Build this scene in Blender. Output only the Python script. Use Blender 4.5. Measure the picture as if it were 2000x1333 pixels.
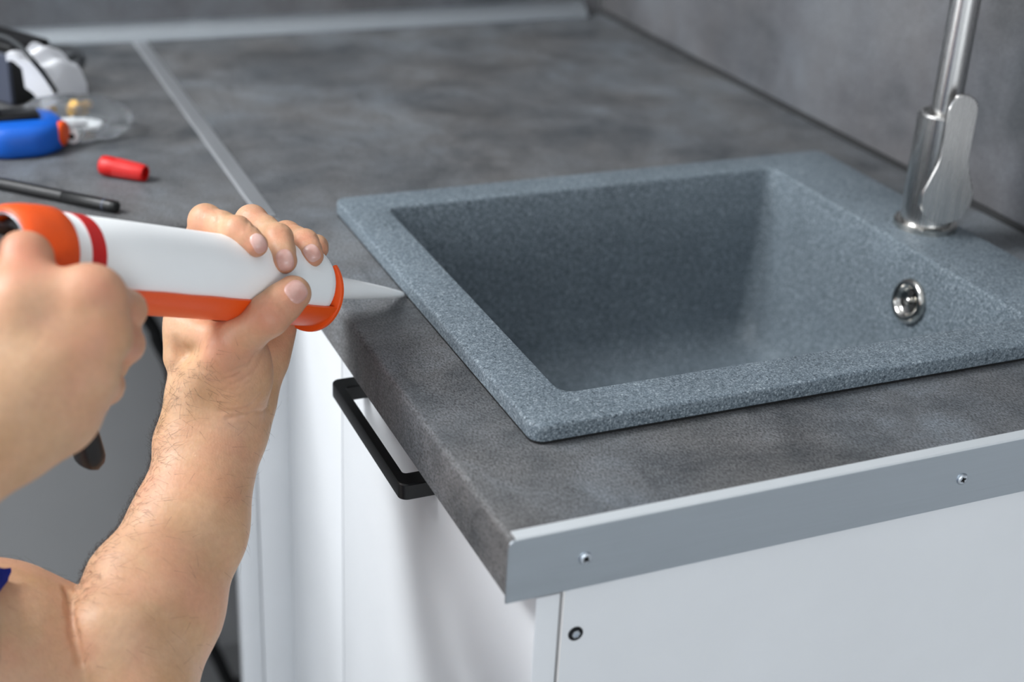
import bpy, bmesh, math, random
import numpy as np
from mathutils import Vector, Matrix

# ---------------------------------------------------------------- clear
for o in list(bpy.data.objects): bpy.data.objects.remove(o)
SC = bpy.context.scene
COL = SC.collection
H = 0.9            # height of the worktop; all coordinates below are taken from the worktop's near left corner
random.seed(5); RNG = np.random.default_rng(5)

# ---------------------------------------------------------------- camera, light, exposure
cam_data = bpy.data.cameras.new('camera'); cam = bpy.data.objects.new('camera', cam_data); COL.objects.link(cam)
cam_data.sensor_width = 36.0; cam_data.lens = 50.69
cam_data.clip_start = .05
CAM_RIGHT = Vector((0.91867, -0.39233, 0.04607)); CAM_DOWN = Vector((-0.13307, -0.41716, -0.89904)); CAM_FWD = Vector((0.37193, 0.81979, -0.43544))
CAM_LOC = Vector((-0.27355, -0.59165, 0.43474 + H))
cam.matrix_world = Matrix(((CAM_RIGHT.x, -CAM_DOWN.x, -CAM_FWD.x, CAM_LOC.x), (CAM_RIGHT.y, -CAM_DOWN.y, -CAM_FWD.y, CAM_LOC.y), (CAM_RIGHT.z, -CAM_DOWN.z, -CAM_FWD.z, CAM_LOC.z), (0, 0, 0, 1)))
cam_data.dof.use_dof = True; cam_data.dof.focus_distance = 0.945; cam_data.dof.aperture_fstop = 4.2
SC.camera = cam

world = bpy.data.worlds.new('daylight'); SC.world = world; world.use_nodes = True
bg = world.node_tree.nodes['Background']; bg.inputs[0].default_value = (0.86, 0.93, 1.0, 1); bg.inputs[1].default_value = .90
def area(name, loc, target, size, power, colour):
    l = bpy.data.lights.new(name, 'AREA'); l.shape = 'RECTANGLE'; l.size, l.size_y = size; l.energy = power; l.color = colour
    o = bpy.data.objects.new(name, l); COL.objects.link(o); o.location = loc
    o.rotation_euler = (Vector(target) - Vector(loc)).to_track_quat('-Z', 'Y').to_euler(); return o
area('window_daylight', (-1.20, .85, 2.52), (.10, .28, .9), (1.2, 1.1), 102, (.96, .98, 1.0))
area('side_fill', (-2.30, .38, 1.15), (0, .25, .60), (1.0, .9), 13, (.97, .985, 1.0))  # added area light, brightens the door from low left; no window there
area('far_window_daylight', (.35, -3.3, 1.22), (.05, .2, .9), (2.6, .75), 36, (.93, .97, 1.0))
SC.view_settings.view_transform = 'Standard'; SC.view_settings.look = 'None'
SC.view_settings.exposure = 0.27; SC.view_settings.gamma = 1.0; SC.view_settings.use_curve_mapping = False

# ---------------------------------------------------------------- materials
def lin(c):
    if isinstance(c, str):
        c = tuple(int(c[i:i + 2], 16) / 255 for i in (0, 2, 4))
    return tuple(((v + .055) / 1.055) ** 2.4 if v > .04045 else v / 12.92 for v in c) + (1,)
class NT:
    def __init__(s, name, rough=.5, metal=0.0, spec=.5):
        s.m = bpy.data.materials.new(name); s.m.use_nodes = True; s.t = s.m.node_tree
        s.b = s.t.nodes['Principled BSDF']
        s.set('Roughness', rough); s.set('Metallic', metal); s.set('Specular IOR Level', spec)
        s._c = None
    def set(s, k, v): s.b.inputs[k].default_value = v
    def link(s, a, b): s.t.links.new(a, b)
    def coord(s, scale=(1, 1, 1), rot=(0, 0, 0)):
        if s._c is None: s._c = s.t.nodes.new('ShaderNodeTexCoord')
        mp = s.t.nodes.new('ShaderNodeMapping'); mp.inputs['Scale'].default_value = scale; mp.inputs['Rotation'].default_value = rot
        s.link(s._c.outputs['Object'], mp.inputs[0]); return mp.outputs[0]
    def noise(s, scale, detail=4, rough=.55, vec=None, dist=0.0):
        n = s.t.nodes.new('ShaderNodeTexNoise'); n.inputs['Scale'].default_value = scale; n.inputs['Detail'].default_value = detail
        n.inputs['Roughness'].default_value = rough; n.inputs['Distortion'].default_value = dist
        s.link(vec or s.coord(), n.inputs['Vector']); return n.outputs[0]
    def ramp(s, fac, stops, smooth=False):
        r = s.t.nodes.new('ShaderNodeValToRGB'); e = r.color_ramp.elements
        while len(e) < len(stops): e.new(.5)
        for el, (p, c) in zip(e, stops):
            el.position = p; el.color = c if len(c) == 4 else tuple(c) + (1,)
        if smooth: r.color_ramp.interpolation = 'EASE'
        s.link(fac, r.inputs[0]); return r.outputs[0]
    def mix(s, fac, a, b, mode='MIX'):
        n = s.t.nodes.new('ShaderNodeMix'); n.data_type = 'RGBA'; n.blend_type = mode
        for sock, v in ((n.inputs[0], fac), (n.inputs[6], a), (n.inputs[7], b)):
            if hasattr(v, 'links'): s.link(v, sock)
            else: sock.default_value = v
        return n.outputs[2]
    def math(s, op, a, b=0.0):
        n = s.t.nodes.new('ShaderNodeMath'); n.operation = op
        for sock, v in ((n.inputs[0], a), (n.inputs[1], b)):
            if hasattr(v, 'links'): s.link(v, sock)
            else: sock.default_value = v
        return n.outputs[0]
    def bump(s, h, strength=.3, dist=.001):
        n = s.t.nodes.new('ShaderNodeBump'); n.inputs['Strength'].default_value = strength; n.inputs['Distance'].default_value = dist
        s.link(h, n.inputs['Height']); s.link(n.outputs[0], s.b.inputs['Normal'])
    def base(s, c):
        if hasattr(c, 'links'): s.link(c, s.b.inputs['Base Color'])
        else: s.set('Base Color', c)
        return s
def plain(name, colour, rough=.5, metal=0.0, spec=.5, grain=0.0, gs=300):
    n = NT(name, rough, metal, spec); c = lin(colour)
    v = n.noise(9, 3); d = .06
    n.base(n.mix(v, tuple(x * (1 - d) for x in c[:3]) + (1,), tuple(min(1, x * (1 + d)) for x in c[:3]) + (1,)))
    if grain: n.bump(n.noise(gs, 3), grain, .0004)
    return n.m
def grey(v, tint=(1, 1, 1)): return (v * tint[0], v * tint[1], v * tint[2], 1)

def concrete(name, dark, light, scale, tint_a, tint_b, rough=.55, fine=1.0, scratch=1.0):
    n = NT(name, rough, 0, .35)
    big = n.noise(scale, 9, .66, dist=.6)
    cloud = n.noise(scale * 2.6, 7, .7, dist=.3)
    f = n.math('ADD', n.math('MULTIPLY', big, .62), n.math('MULTIPLY', cloud, .38))
    c = n.ramp(f, [(.38, grey(dark, tint_a)), (.5, grey((dark + light) * .5, tint_b)), (.62, grey(light, tint_a))])
    # long trowel scratches and dark pits
    s1 = n.noise(55, 8, .75, n.coord((1.0, .22, 1), (0, 0, .9)))
    c = n.mix(n.ramp(s1, [(.34, (scratch, scratch, scratch, 1)), (.45, (0, 0, 0, 1))]), c, grey(dark * .8, tint_a))
    s2 = n.noise(800, 3, .65, n.coord((1, .55, 1), (0, 0, .7)))
    c = n.mix(fine, c, n.mix(1.0, c, n.ramp(s2, [(.36, grey(.42)), (.5, grey(1.0)), (.64, grey(1.5))]), 'MULTIPLY'))
    hue = n.noise(scale * 1.3, 3, .5, n.coord((1, 1, 1), (.4, .2, 0)))
    c = n.mix(.5, c, n.mix(1.0, c, n.ramp(hue, [(.35, (.93, 1.0, 1.06, 1)), (.65, (1.08, 1.0, .93, 1))]), 'MULTIPLY'))
    n.base(c); n.bump(n.noise(420, 5, .65), .12, .0006)
    return n.m
M = {}
M['worktop'] = concrete('concrete_laminate', .066, .182, 6.5, (.92, 1.0, 1.08), (.97, 1.0, 1.04), .50, .9, .45)
M['wall_panel'] = concrete('concrete_wall_panel', .082, .175, 4.2, (.95, .99, 1.06), (.98, .99, 1.06), .5, .35, .0)
n = NT('speckled_composite', .55, 0, .4)
g1 = n.noise(820, 2, .6); g2 = n.noise(430, 3, .7); g3 = n.noise(16, 3)
c = n.ramp(n.math('ADD', n.math('MULTIPLY', g1, .55), n.math('MULTIPLY', g2, .45)), [(.36, (.032, .044, .055, 1)), (.46, (.110, .140, .166, 1)), (.56, (.186, .226, .255, 1)), (.66, (.40, .45, .48, 1))])
n.base(n.mix(1.0, c, n.ramp(g3, [(.3, grey(.9)), (.7, grey(1.08))]), 'MULTIPLY')); n.bump(n.noise(900, 3), .35, .0004)
M['sink'] = n.m
def brushed(name, v, rough, axis, tint=(.97, 1.0, 1.03)):
    n = NT(name, rough, 1.0, .5)
    sc = {'x': (.02, 1, 1), 'y': (1, .02, 1), 'z': (1, 1, .02)}[axis]
    st = n.noise(900, 4, .6, n.coord(sc))
    n.base(n.mix(st, grey(v * .92, tint), grey(v * 1.05, tint)))
    n.link(n.ramp(st, [(.2, grey(rough - .05)), (.8, grey(rough + .07))]), n.b.inputs['Roughness'])
    n.bump(st, .05, .0002); return n.m
M['aluminium'] = brushed('brushed_aluminium', .52, .38, 'x', (.90, 1.0, 1.09))
M['aluminium_edge'] = plain('highlight_edge', (.86, .88, .89), .5, .45)  # flange metal made paler: its bright highlight is put into the colour
M['trim'] = brushed('satin_trim', .50, .5, 'x', (.93, 1.0, 1.06))
M['aluminium_y'] = brushed('matt_aluminium', .66, .50, 'y')
M['steel'] = brushed('satin_steel', .64, .25, 'z', (1.0, .985, .965))
M['chrome'] = plain('chrome', (.78, .77, .75), .10, 1.0)
M['screw'] = plain('zinc_screw', (.82, .85, .88), .30, 1.0)
M['screw_dark'] = plain('screw_recess', (.05, .06, .08), .5, .4)
M['brass'] = plain('brass', (.86, .68, .36), .28, 1.0)
M['white'] = plain('white_laminate', (.86, .87, .88), .28, 0, .5)
M['white_edge'] = plain('white_edge_band', (.93, .92, .91), .4)
M['gap'] = plain('dark_gap', (.10, .10, .10), .8)
M['black'] = plain('black_powder_coat', (.035, .037, .040), .38, 0, .45, .1, 900)
M['black_plastic'] = plain('black_plastic', (.035, .037, .042), .45, 0, .5, .2, 500)
M['seal'] = plain('grey_sealant', (.17, .172, .175), .7)
M['cord'] = plain('grey_cord', (.20, .21, .22), .6)
M['rubber'] = plain('black_rubber', (.045, .046, .05), .75)
M['orange'] = plain('orange_plastic', (.93, .335, .065), .42, 0, .45, .08, 300)
M['red'] = plain('red_plastic', (.80, .075, .06), .45, 0, .45)
M['red_label'] = plain('red_label', (.80, .12, .11), .4)
M['blue'] = plain('blue_plastic', (.03, .36, .76), .4, 0, .5)
M['cartridge'] = plain('white_cartridge', (.97, .98, .98), .42, 0, .45)
n = NT('translucent_nozzle', .35); n.base(lin((.96, .97, .97))); n.set('Subsurface Weight', .35); n.set('Subsurface Radius', (.01, .01, .01)); n.set('Subsurface Scale', .4)
n.bump(n.noise(60, 2), .05, .001); M['nozzle'] = n.m
M['paint'] = plain('grey_wall_paint', (.72, .72, .72), .7, 0, .3)
M['floor'] = plain('grey_floor', (.66, .66, .66), .5)
M['ceiling'] = plain('white_ceiling', (.92, .92, .92), .8)
M['slate'] = plain('slate_plastic', (.25, .27, .33), .5)
M['cloth'] = plain('white_cotton', (.95, .955, .97), .9, 0, .2, .6, 700)
M['shirt'] = plain('blue_jersey', (.075, .14, .47), .9, 0, .2, .6, 900)
M['jeans'] = plain('dark_work_trousers', (.12, .14, .19), .9, 0, .2, .6, 700)
M['shoe'] = plain('black_shoe', (.07, .07, .08), .6)
M['hair'] = plain('brown_hair', (.16, .11, .08), .6, 0, .4, .9, 260)
M['eye'] = plain('eye_white', (.85, .85, .84), .2)
M['body_hair'] = plain('dark_body_hair', (.17, .115, .075), .6)
n = NT('clear_plastic_film', .12); n.base((.9, .93, .95, 1)); n.set('Transmission Weight', .93); n.set('IOR', 1.15); n.set('Alpha', .75); n.bump(n.noise(45, 4), .5, .004); M['film'] = n.m

def skin(name, base, red, dark, hairy=False):
    n = NT(name, .48, 0, .4)
    b = n.noise(34, 5, .6); r = n.noise(20, 4, .55, n.coord((1, 1, 1), (.5, .3, .9))); f = n.noise(260, 4, .6)
    c = n.mix(n.ramp(b, [(.35, (0, 0, 0, 1)), (.68, (1, 1, 1, 1))]), lin(base), lin(dark))
    c = n.mix(n.ramp(r, [(.44, (0, 0, 0, 1)), (.72, (.75, .75, .75, 1))]), c, lin(red))
    c = n.mix(.5, c, n.mix(1.0, c, n.ramp(f, [(.3, grey(.88)), (.7, grey(1.1))]), 'MULTIPLY'))
    at = n.t.nodes.new('ShaderNodeAttribute'); at.attribute_name = 'flush'
    c = n.mix(n.math('MULTIPLY', at.outputs['Fac'], n.math('ADD', .45, n.math('MULTIPLY', f, .8))), c, lin((.80, .475, .385)))
    n.base(c)
    n.set('Subsurface Weight', .22); n.set('Subsurface Radius', (1.0, .36, .18)); n.set('Subsurface Scale', .006)
    v = n.t.nodes.new('ShaderNodeTexVoronoi'); v.inputs['Scale'].default_value = 620; n.link(n.coord((1, 1, .6)), v.inputs['Vector'])
    n.bump(n.math('ADD', n.math('MULTIPLY', v.outputs['Distance'], .5), n.noise(170, 5, .65)), .22, .0011)
    return n.m
M['skin'] = skin('skin', (.80, .648, .52), (.80, .58, .475), (.76, .60, .455))
n = NT('nail', .28, 0, .5); n.base(n.ramp(n.noise(110, 3, .5, n.coord((1, 1, 1))), [(.35, lin((.79, .60, .55))), (.65, lin((.85, .70, .66)))])); n.set('Subsurface Weight', .15); n.set('Subsurface Radius', (1, .4, .3)); n.set('Subsurface Scale', .003)
n.bump(n.noise(300, 2, .5, n.coord((1, 1, .2))), .06, .0004); M['nail'] = n.m

# ---------------------------------------------------------------- building helpers
def link(o, parent=None):
    COL.objects.link(o)
    if parent is not None: o.parent = parent
    return o
def root_loc(o):
    v = Vector((0, 0, 0))
    while o is not None: v = v + o.location; o = o.parent
    return v
def mesh_obj(name, V, Fc, m, parent=None, smooth=True, origin=None, autosmooth=None):
    """ONE mesh object; coordinates from the worktop corner, lifted by H"""
    V = np.asarray(V, float) + np.array([0, 0, H])
    base = root_loc(parent) if parent is not None else Vector((0, 0, 0))
    if origin is not None and parent is None: base = Vector(origin) + Vector((0, 0, H))
    V = V - np.array(base)
    me = bpy.data.meshes.new(name)
    if isinstance(Fc, np.ndarray): me.from_pydata(V.tolist(), [], Fc.tolist())
    else: me.from_pydata(V.tolist(), [], Fc)
    me.validate(); me.materials.append(m)
    if smooth: me.polygons.foreach_set('use_smooth', [True] * len(me.polygons))
    o = bpy.data.objects.new(name, me); link(o, parent)
    if parent is None: o.location = base
    if autosmooth:
        bm = bmesh.new(); bm.from_mesh(me)
        for e in bm.edges:
            e.smooth = not (len(e.link_faces) == 2 and e.calc_face_angle(0) > autosmooth)
        bm.to_mesh(me); bm.free()
    return o
class MB:
    """collects primitives into one mesh"""
    def __init__(s): s.V = []; s.F = []
    def put(s, V, F):
        n = len(s.V); s.V += [tuple(v) for v in V]; s.F += [tuple(i + n for i in f) for f in F]; return s
    def box(s, x0, x1, y0, y1, z0, z1, bev=.0, seg=2):
        bm = bmesh.new(); bmesh.ops.create_cube(bm, size=1)
        for v in bm.verts: v.co = Vector((x0 + (v.co.x + .5) * (x1 - x0), y0 + (v.co.y + .5) * (y1 - y0), z0 + (v.co.z + .5) * (z1 - z0)))
        if bev: bmesh.ops.bevel(bm, geom=list(bm.edges), offset=bev, segments=seg, profile=.5, affect='EDGES')
        bm.verts.index_update(); s.put([v.co for v in bm.verts], [[v.index for v in f.verts] for f in bm.faces]); bm.free(); return s
    def loft(s, loops, closed=False, cap0=True, cap1=True, loop_closed=True):
        n = len(loops[0]); V = [p for l in loops for p in l]; F = []
        m = len(loops)
        for i in range(m if closed else m - 1):
            a, b = i * n, ((i + 1) % m) * n
            for j in range(n if loop_closed else n - 1):
                k = (j + 1) % n; F.append((a + j, a + k, b + k, b + j))
        if not closed and cap0: F.append(tuple(range(n - 1, -1, -1)))
        if not closed and cap1: F.append(tuple((m - 1) * n + j for j in range(n)))
        return s.put(V, F)
    def lathe(s, o, ax, prof, seg=32, a0=0.0, a1=None, up=None, ring=False):
        """prof: (distance along ax, radius); full turn or an arc (closed section when arc)"""
        o = np.array(o, float); ax = np.array(ax, float); ax = ax / np.linalg.norm(ax)
        u = np.array(up if up is not None else ((1, 0, 0) if abs(ax[0]) < .8 else (0, 1, 0)), float); u = u - ax * (u @ ax); u /= np.linalg.norm(u); w = np.cross(ax, u)
        loops = []
        if a1 is None:
            for t, r in prof:
                loops.append([o + ax * t + max(r, 1e-6) * (u * math.cos(2 * math.pi * j / seg) + w * math.sin(2 * math.pi * j / seg)) for j in range(seg)])
            return s.loft(loops, closed=ring)
        for j in range(seg + 1):
            a = a0 + (a1 - a0) * j / seg
            loops.append([o + ax * t + r * (u * math.cos(a) + w * math.sin(a)) for t, r in prof])
        return s.loft(loops)
    def tube(s, pts, r, seg=12, flat=None):
        pts = [np.array(p, float) for p in pts]; n = len(pts); R = [r] * n if np.isscalar(r) else r
        t0 = pts[1] - pts[0]; u = np.cross(t0, (0, 0, 1)); 
        if np.linalg.norm(u) < 1e-6: u = np.array([1., 0, 0])
        u /= np.linalg.norm(u); loops = []
        for i in range(n):
            t = pts[min(i + 1, n - 1)] - pts[max(i - 1, 0)]; t /= np.linalg.norm(t)
            u = u - t * (u @ t); u /= np.linalg.norm(u); w = np.cross(t, u)
            loops.append([pts[i] + R[i] * (u * math.cos(2 * math.pi * j / seg) + w * math.sin(2 * math.pi * j / seg) * (flat or 1)) for j in range(seg)])
        return s.loft(loops)
    def prism(s, outline, d, bev=0.0):
        """outline: 3-D points of a flat polygon, pushed along d"""
        o = [np.array(p, float) for p in outline]; d = np.array(d, float)
        return s.loft([o, [p + d for p in o]])
    def obj(s, name, m, parent=None, smooth=True, sharp=.6, origin=None):
        bm = bmesh.new(); vs = [bm.verts.new(v) for v in s.V]
        for f in s.F:
            try: bm.faces.new([vs[i] for i in f])
            except ValueError: pass
        bmesh.ops.recalc_face_normals(bm, faces=bm.faces)
        bm.verts.index_update()
        V = [tuple(v.co) for v in bm.verts]; F = [tuple(v.index for v in f.verts) for f in bm.faces]; bm.free()
        return mesh_obj(name, V, F, m, parent, smooth, origin, sharp if smooth else None)
def spline(P, n=8):
    P = [np.array(p, float) for p in P]; Q = [P[0] * 2 - P[1]] + P + [P[-1] * 2 - P[-2]]; out = []
    for i in range(1, len(Q) - 2):
        for k in range(n):
            t = k / n; a, b, c, d = Q[i - 1:i + 3]
            out.append(.5 * ((2 * b) + (-a + c) * t + (2 * a - 5 * b + 4 * c - d) * t * t + (-a + 3 * b - 3 * c + d) * t ** 3))
    out.append(P[-1]); return out
def tag(o, label=None, cat=None, group=None, kind=None):
    for k, v in (('label', label), ('category', cat), ('group', group), ('kind', kind)):
        if v: o[k] = v
    return o
def thing(name, loc, label, cat, group=None):
    o = bpy.data.objects.new(name, None); o.empty_display_size = .05; link(o); o.location = Vector(loc) + Vector((0, 0, H))
    return tag(o, label, cat, group)
def rrect(x0, x1, y0, y1, r, z, n=8):
    P = []
    for cx, cy, a in ((x1 - r, y1 - r, 0), (x0 + r, y1 - r, 90), (x0 + r, y0 + r, 180), (x1 - r, y0 + r, 270)):
        for k in range(n + 1):
            t = math.radians(a + 90 * k / n); P.append((cx + r * math.cos(t), cy + r * math.sin(t), z))
    return P

# ---------------------------------------------------------------- the setting
def struct(mb, name, m, parent=None, smooth=False): return tag(mb.obj(name, m, parent, smooth), kind='structure') if parent is None else mb.obj(name, m, parent, smooth)
struct(MB().box(-2.6, .70, -4.8, 1.30, -.94, -.90), 'floor', M['floor'])
wb = struct(MB().box(-2.6, .70, 1.112, 1.22, -.90, 1.70), 'wall_back', M['paint'])
MB().box(-2.6, .6, 1.1075, 1.1118, .0005, 1.0, .0006).obj('splashback_panel', M['wall_panel'], wb, False)
wr_ = struct(MB().box(.612, .70, -4.8, 1.112, -.90, 1.70), 'wall_right', M['paint'])
MB().box(.6035, .6118, -.6, 1.1068, .0045, 1.0, .0008).obj('splashback_panel', M['wall_panel'], wr_, False)
struct(MB().box(-2.6, .70, -4.8, 1.30, 1.70, 1.76), 'ceiling', M['ceiling'])
MB().box(.6002, .6118, -.6, 1.1068, -.006, .0044, .0008).obj('sealing_strip', M['seal'], wr_, False)
# aluminium upstand where the worktop meets the rear wall
def upstand(x0, x1, name, parent=None):
    sec = [(1.1072, .0002), (1.0855, .0002), (1.0850, .0030), (1.0905, .0100), (1.0985, .0165), (1.1040, .0185), (1.1072, .0187)]
    return MB().loft([[(x, y, z) for y, z in sec] for x in (x0, x1)]).obj(name, M['trim'], parent, True, .9)
t1 = tag(upstand(-2.0, .555, 'trim_1'), kind='structure')
MB().loft([[(x, y, z) for y, z in [(1.1072, .0001), (1.0848, .0001), (1.0843, .0032), (1.0900, .0106), (1.0982, .0172), (1.1040, .0192), (1.1072, .0194)]] for x in (.5555, .5715)]).obj('end_cap', M['trim'], t1, True, .9)
MB().loft([[(x, y, z) for y, z in [(1.1072, .0001), (1.0848, .0001), (1.0843, .0032), (1.0900, .0106), (1.0982, .0172), (1.1040, .0192), (1.1072, .0194)]] for x in (.060, .085)]).obj('joint_cover', M['trim'], t1, True, .9)

# ---------------------------------------------------------------- worktop with the sink cut-out
TH = .0388
ct = thing('kitchen_worktop', (.3, .3, -TH), 'grey concrete-look worktop holding the sink, with a screwed metal end strip', 'worktop')
def edge_section(y):
    r = .0042; P = [(0, y, -TH + .0006), (.0006, y, -TH), (.075, y, -TH), (.075, y, 0)]
    for k in range(7):
        a = math.pi / 2 * k / 6; P.append((r - r * math.sin(a), y, -r + r * math.cos(a)))
    return P
mb = MB(); mb.loft([edge_section(y) for y in (0, .108, .49, 1.107)])
mb.box(.075, .52, 0, .112, -TH, 0); mb.box(.075, .52, .486, 1.107, -TH, 0); mb.box(.52, .6, 0, 1.107, -TH, 0)
mb.obj('slab', M['worktop'], ct, True, .5)
# metal end strip (an angle: face plate with a rounded upper corner and a thin flange on top)
def plate(y):
    P = [(-.0016, y, -.0403), (.600, y, -.0403), (.600, y, .0001)]
    for k in range(7):
        a = math.radians(90 + 90 * k / 6); P.append((.0034 + .0050 * math.cos(a), y, -.0049 + .0050 * math.sin(a)))
    return P
mb = MB(); mb.loft([plate(-.0014), plate(-.00005)])
strip = tag(mb.obj('end_strip', M['aluminium'], ct, True, .5), 'brushed aluminium end strip held by small cross-head screws')
fl = MB(); fl.loft([[(.0030, y, z) for y, z in ((-.0014, .0001), (-.0014, .0009), (-.0009, .0014), (.0066, .0014), (.0072, .0008), (.0072, .0001), (-.00005, .0001))], [(.60, y, z) for y, z in ((-.0014, .0001), (-.0014, .0009), (-.0009, .0014), (.0066, .0014), (.0072, .0008), (.0072, .0001), (-.00005, .0001))]]); fl.obj('strip_flange', M['aluminium_edge'], ct, True, .5)
def cross_screw(x, z, y, r, parent, turn):
    mb = MB(); mb.lathe((x, y, z), (0, -1, 0), [(-.001, r), (.0006, r), (.0012, r * .88), (.0015, r * .66), (.0015, r * .38), (.0006, r * .24)], 24)
    o = mb.obj('screw', M['screw'], parent, True, .7)
    return o
def cross_slot(x, z, y, r, turn):
    mb = MB()
    for a in (turn, turn + math.pi / 2):
        c, s = math.cos(a), math.sin(a); l, w = r * .52, r * .13
        P = [(x + c * i * l - s * j * w, y - .00156, z + s * i * l + c * j * w) for i, j in ((-1, -1), (1, -1), (1, 1), (-1, 1))]
        mb.prism(P, (0, .0004, 0))
    return mb
for x, tr in ((.0457, .9), (.3064, .35), (.553, .6)):
    cross_screw(x, -.0206, -.0014, .0040, strip, tr)
    mm = cross_slot(x, -.0206, -.0014, .0040, tr); mm.obj('screw_slot', M['screw_dark'], strip, False)
# the strip that covers the joint to the left-hand worktop
js = MB().loft([[(-.0112, y, .0001), (-.0112, y, .0010), (-.0095, y, .0020), (.0030, y, .0020), (.0047, y, .0010), (.0047, y, .0001)] for y in (.5035, 1.084)]).obj('joint_strip', M['aluminium_y'], ct, True, .5)
tag(js, 'matt aluminium strip covering the joint between the two worktops')

ct2 = thing('kitchen_worktop', (-.8, .8, -TH), 'grey concrete-look worktop along the rear wall with tools on it', 'worktop')
MB().loft([[(x, .507 + .0042, 0)] + [(x, .507 + .0042 - .0042 * math.sin(a), -.0042 + .0042 * math.cos(a)) for a in [math.pi / 2 * k / 6 for k in range(1, 7)]] + [(x, .507, -TH), (x, 1.107, -TH), (x, 1.107, 0)] for x in (-1.7, -.0004)]).obj('slab', M['worktop'], ct2, True, .5)

# ---------------------------------------------------------------- base cabinet under the sink
cb = thing('base_cabinet', (.3, .27, -.90), 'white base cabinet under the sink with a black bar handle', 'cabinet')
W = M['white']
MB().box(.0362, .585, .0016, .0175, -.80, -.0392, .0004).obj('side_panel', W, cb, False)
MB().box(.0352, .0362, .0016, .0175, -.80, -.0392).obj('edge_band', M['white_edge'], cb, False)
MB().box(.0362, .585, .540, .556, -.80, -.0392, .0004).obj('side_panel', W, cb, False)
MB().box(.0362, .585, .0176, .5398, -.80, -.784).obj('bottom_panel', W, cb, False)
MB().box(.575, .585, .0176, .5398, -.7838, -.20).obj('rear_panel', W, cb, False)
MB().box(.0800, .0960, .0016, .556, -.8999, -.8002).obj('plinth', W, cb, False)
dr = MB().box(.0188, .0340, .0022, .3690, -.797, -.0440, .0011).obj('door', W, cb, True, .5)
# D-shaped bar handle
xo, xd, y0, y1, zt, zb = -.0058, .0190, .1605, .3175, -.0583, -.0703
def arc(cx, cy, r, a0, a1, n=6): return [(cx + r * math.cos(math.radians(a0 + (a1 - a0) * k / n)), cy + r * math.sin(math.radians(a0 + (a1 - a0) * k / n))) for k in range(n + 1)]
out = [(xd, y0)] + [p for p in arc(xo + .006, y0 + .006, .006, 270, 180)] + arc(xo + .006, y1 - .006, .006, 180, 90) + [(xd, y1)]
inn = [(xd, y1 - .0150)] + arc(xo + .0095, y1 - .0175, .0025, 90, 180) + arc(xo + .0095, y0 + .0175, .0025, 180, 270) + [(xd, y0 + .0150)]
def handle_mesh():
    m_ = MB(); b = .0009
    n1, n2 = len(out), len(inn)
    O = np.array(out); I = np.array(inn[::-1])
    # pair outer and inner outlines point by point
    def res(P, n):
        P = np.array(P); d = np.r_[0, np.cumsum(np.linalg.norm(np.diff(P, axis=0), axis=1))]; d /= d[-1]
        t = np.linspace(0, 1, n); return np.stack([np.interp(t, d, P[:, 0]), np.interp(t, d, P[:, 1])], 1)
    O = np.array(out); I = np.array([(xd, y0 + .015)] + arc(xo + .0095, y0 + .0175, .0025, 270, 180) + arc(xo + .0095, y1 - .0175, .0025, 180, 90) + [(xd, y1 - .015)])
    loops = []
    for o_, i_ in zip(O, I):
        d = (i_ - o_) / np.linalg.norm(i_ - o_); p, q = o_ + d * b, i_ - d * b
        loops.append([(o_[0], o_[1], zb + b), (o_[0], o_[1], zt - b), (p[0], p[1], zt), (q[0], q[1], zt), (i_[0], i_[1], zt - b), (i_[0], i_[1], zb + b), (q[0], q[1], zb), (p[0], p[1], zb)])
    return m_.loft(loops)
tag(handle_mesh().obj('handle', M['black'], dr, True, .5), 'matt black bar handle')
MB().box(.0188, .0340, .3715, .5365, -.797, -.0392, .0011).obj('filler_panel', W, cb, True, .5)
MB().box(-.0116, .0340, .5368, .5520, -.797, -.0392, .0011).obj('corner_post', W, cb, True, .5)
MB().box(-.0323, -.0124, .5368, .5520, -.797, -.0392, .0011).obj('filler_panel', W, cb, True, .5)
mb = MB().lathe((.0448, .0014, -.0741), (0, -1, 0), [(-.001, .0046), (.0006, .0046), (.0009, .0042), (.0007, .0028), (.0002, .0026)], 24)
sc = mb.obj('screw', M['screw_dark'], cb, True, .6)
MB().lathe((.0448, .0013, -.0741), (0, -1, 0), [(.0002, .0026), (.0010, .0026), (.0011, .0015), (.0003, .0013)], 6).obj('hex_recess', M['screw'], sc, True, .5)
# the far end of the other worktop stands on a panel of its own
cb2 = thing('support_panel', (-1.6, .8, -.90), 'white end panel carrying the far end of the worktop along the rear wall', 'panel')
MB().box(-1.62, -1.602, .53, 1.10, -.90, -.0389, .001).obj('side_panel', W, cb2, False)

# ---------------------------------------------------------------- sink
sk = thing('kitchen_sink', (.295, .30, -.16), 'grey speckled composite sink with a raised rim, set into the worktop', 'sink')
ox0, ox1, oy0, oy1 = .0523, .5335, .0883, .4990
ix0, ix1, iy0, iy1 = .0868, .4608, .1238, .4655
L = []
for e, z in ((.0010, .0016), (.0001, .0022), (0, .0040), (0, .0104), (.0003, .0118), (.0010, .0126), (.0022, .0130)):
    L.append(rrect(ox0 + e, ox1 - e, oy0 + e, oy1 - e, .0090 - e * .6, z))
for e, z in ((.0010, .0130), (0, .0127), (-.0007, .0119), (-.0012, .0100)):
    L.append(rrect(ix0 - e, ix1 + e, iy0 - e, iy1 + e, .0115, z))
for e, z, r in ((.0045, -.03, .0125), (.011, -.08, .014), (.0175, -.125, .016), (.0215, -.140, .019), (.030, -.1500, .027), (.046, -.1540, .036)):
    L.append(rrect(ix0 + e, ix1 - e, iy0 + e, iy1 - e, r, z))
dcx, dcy = .278, .300
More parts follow.
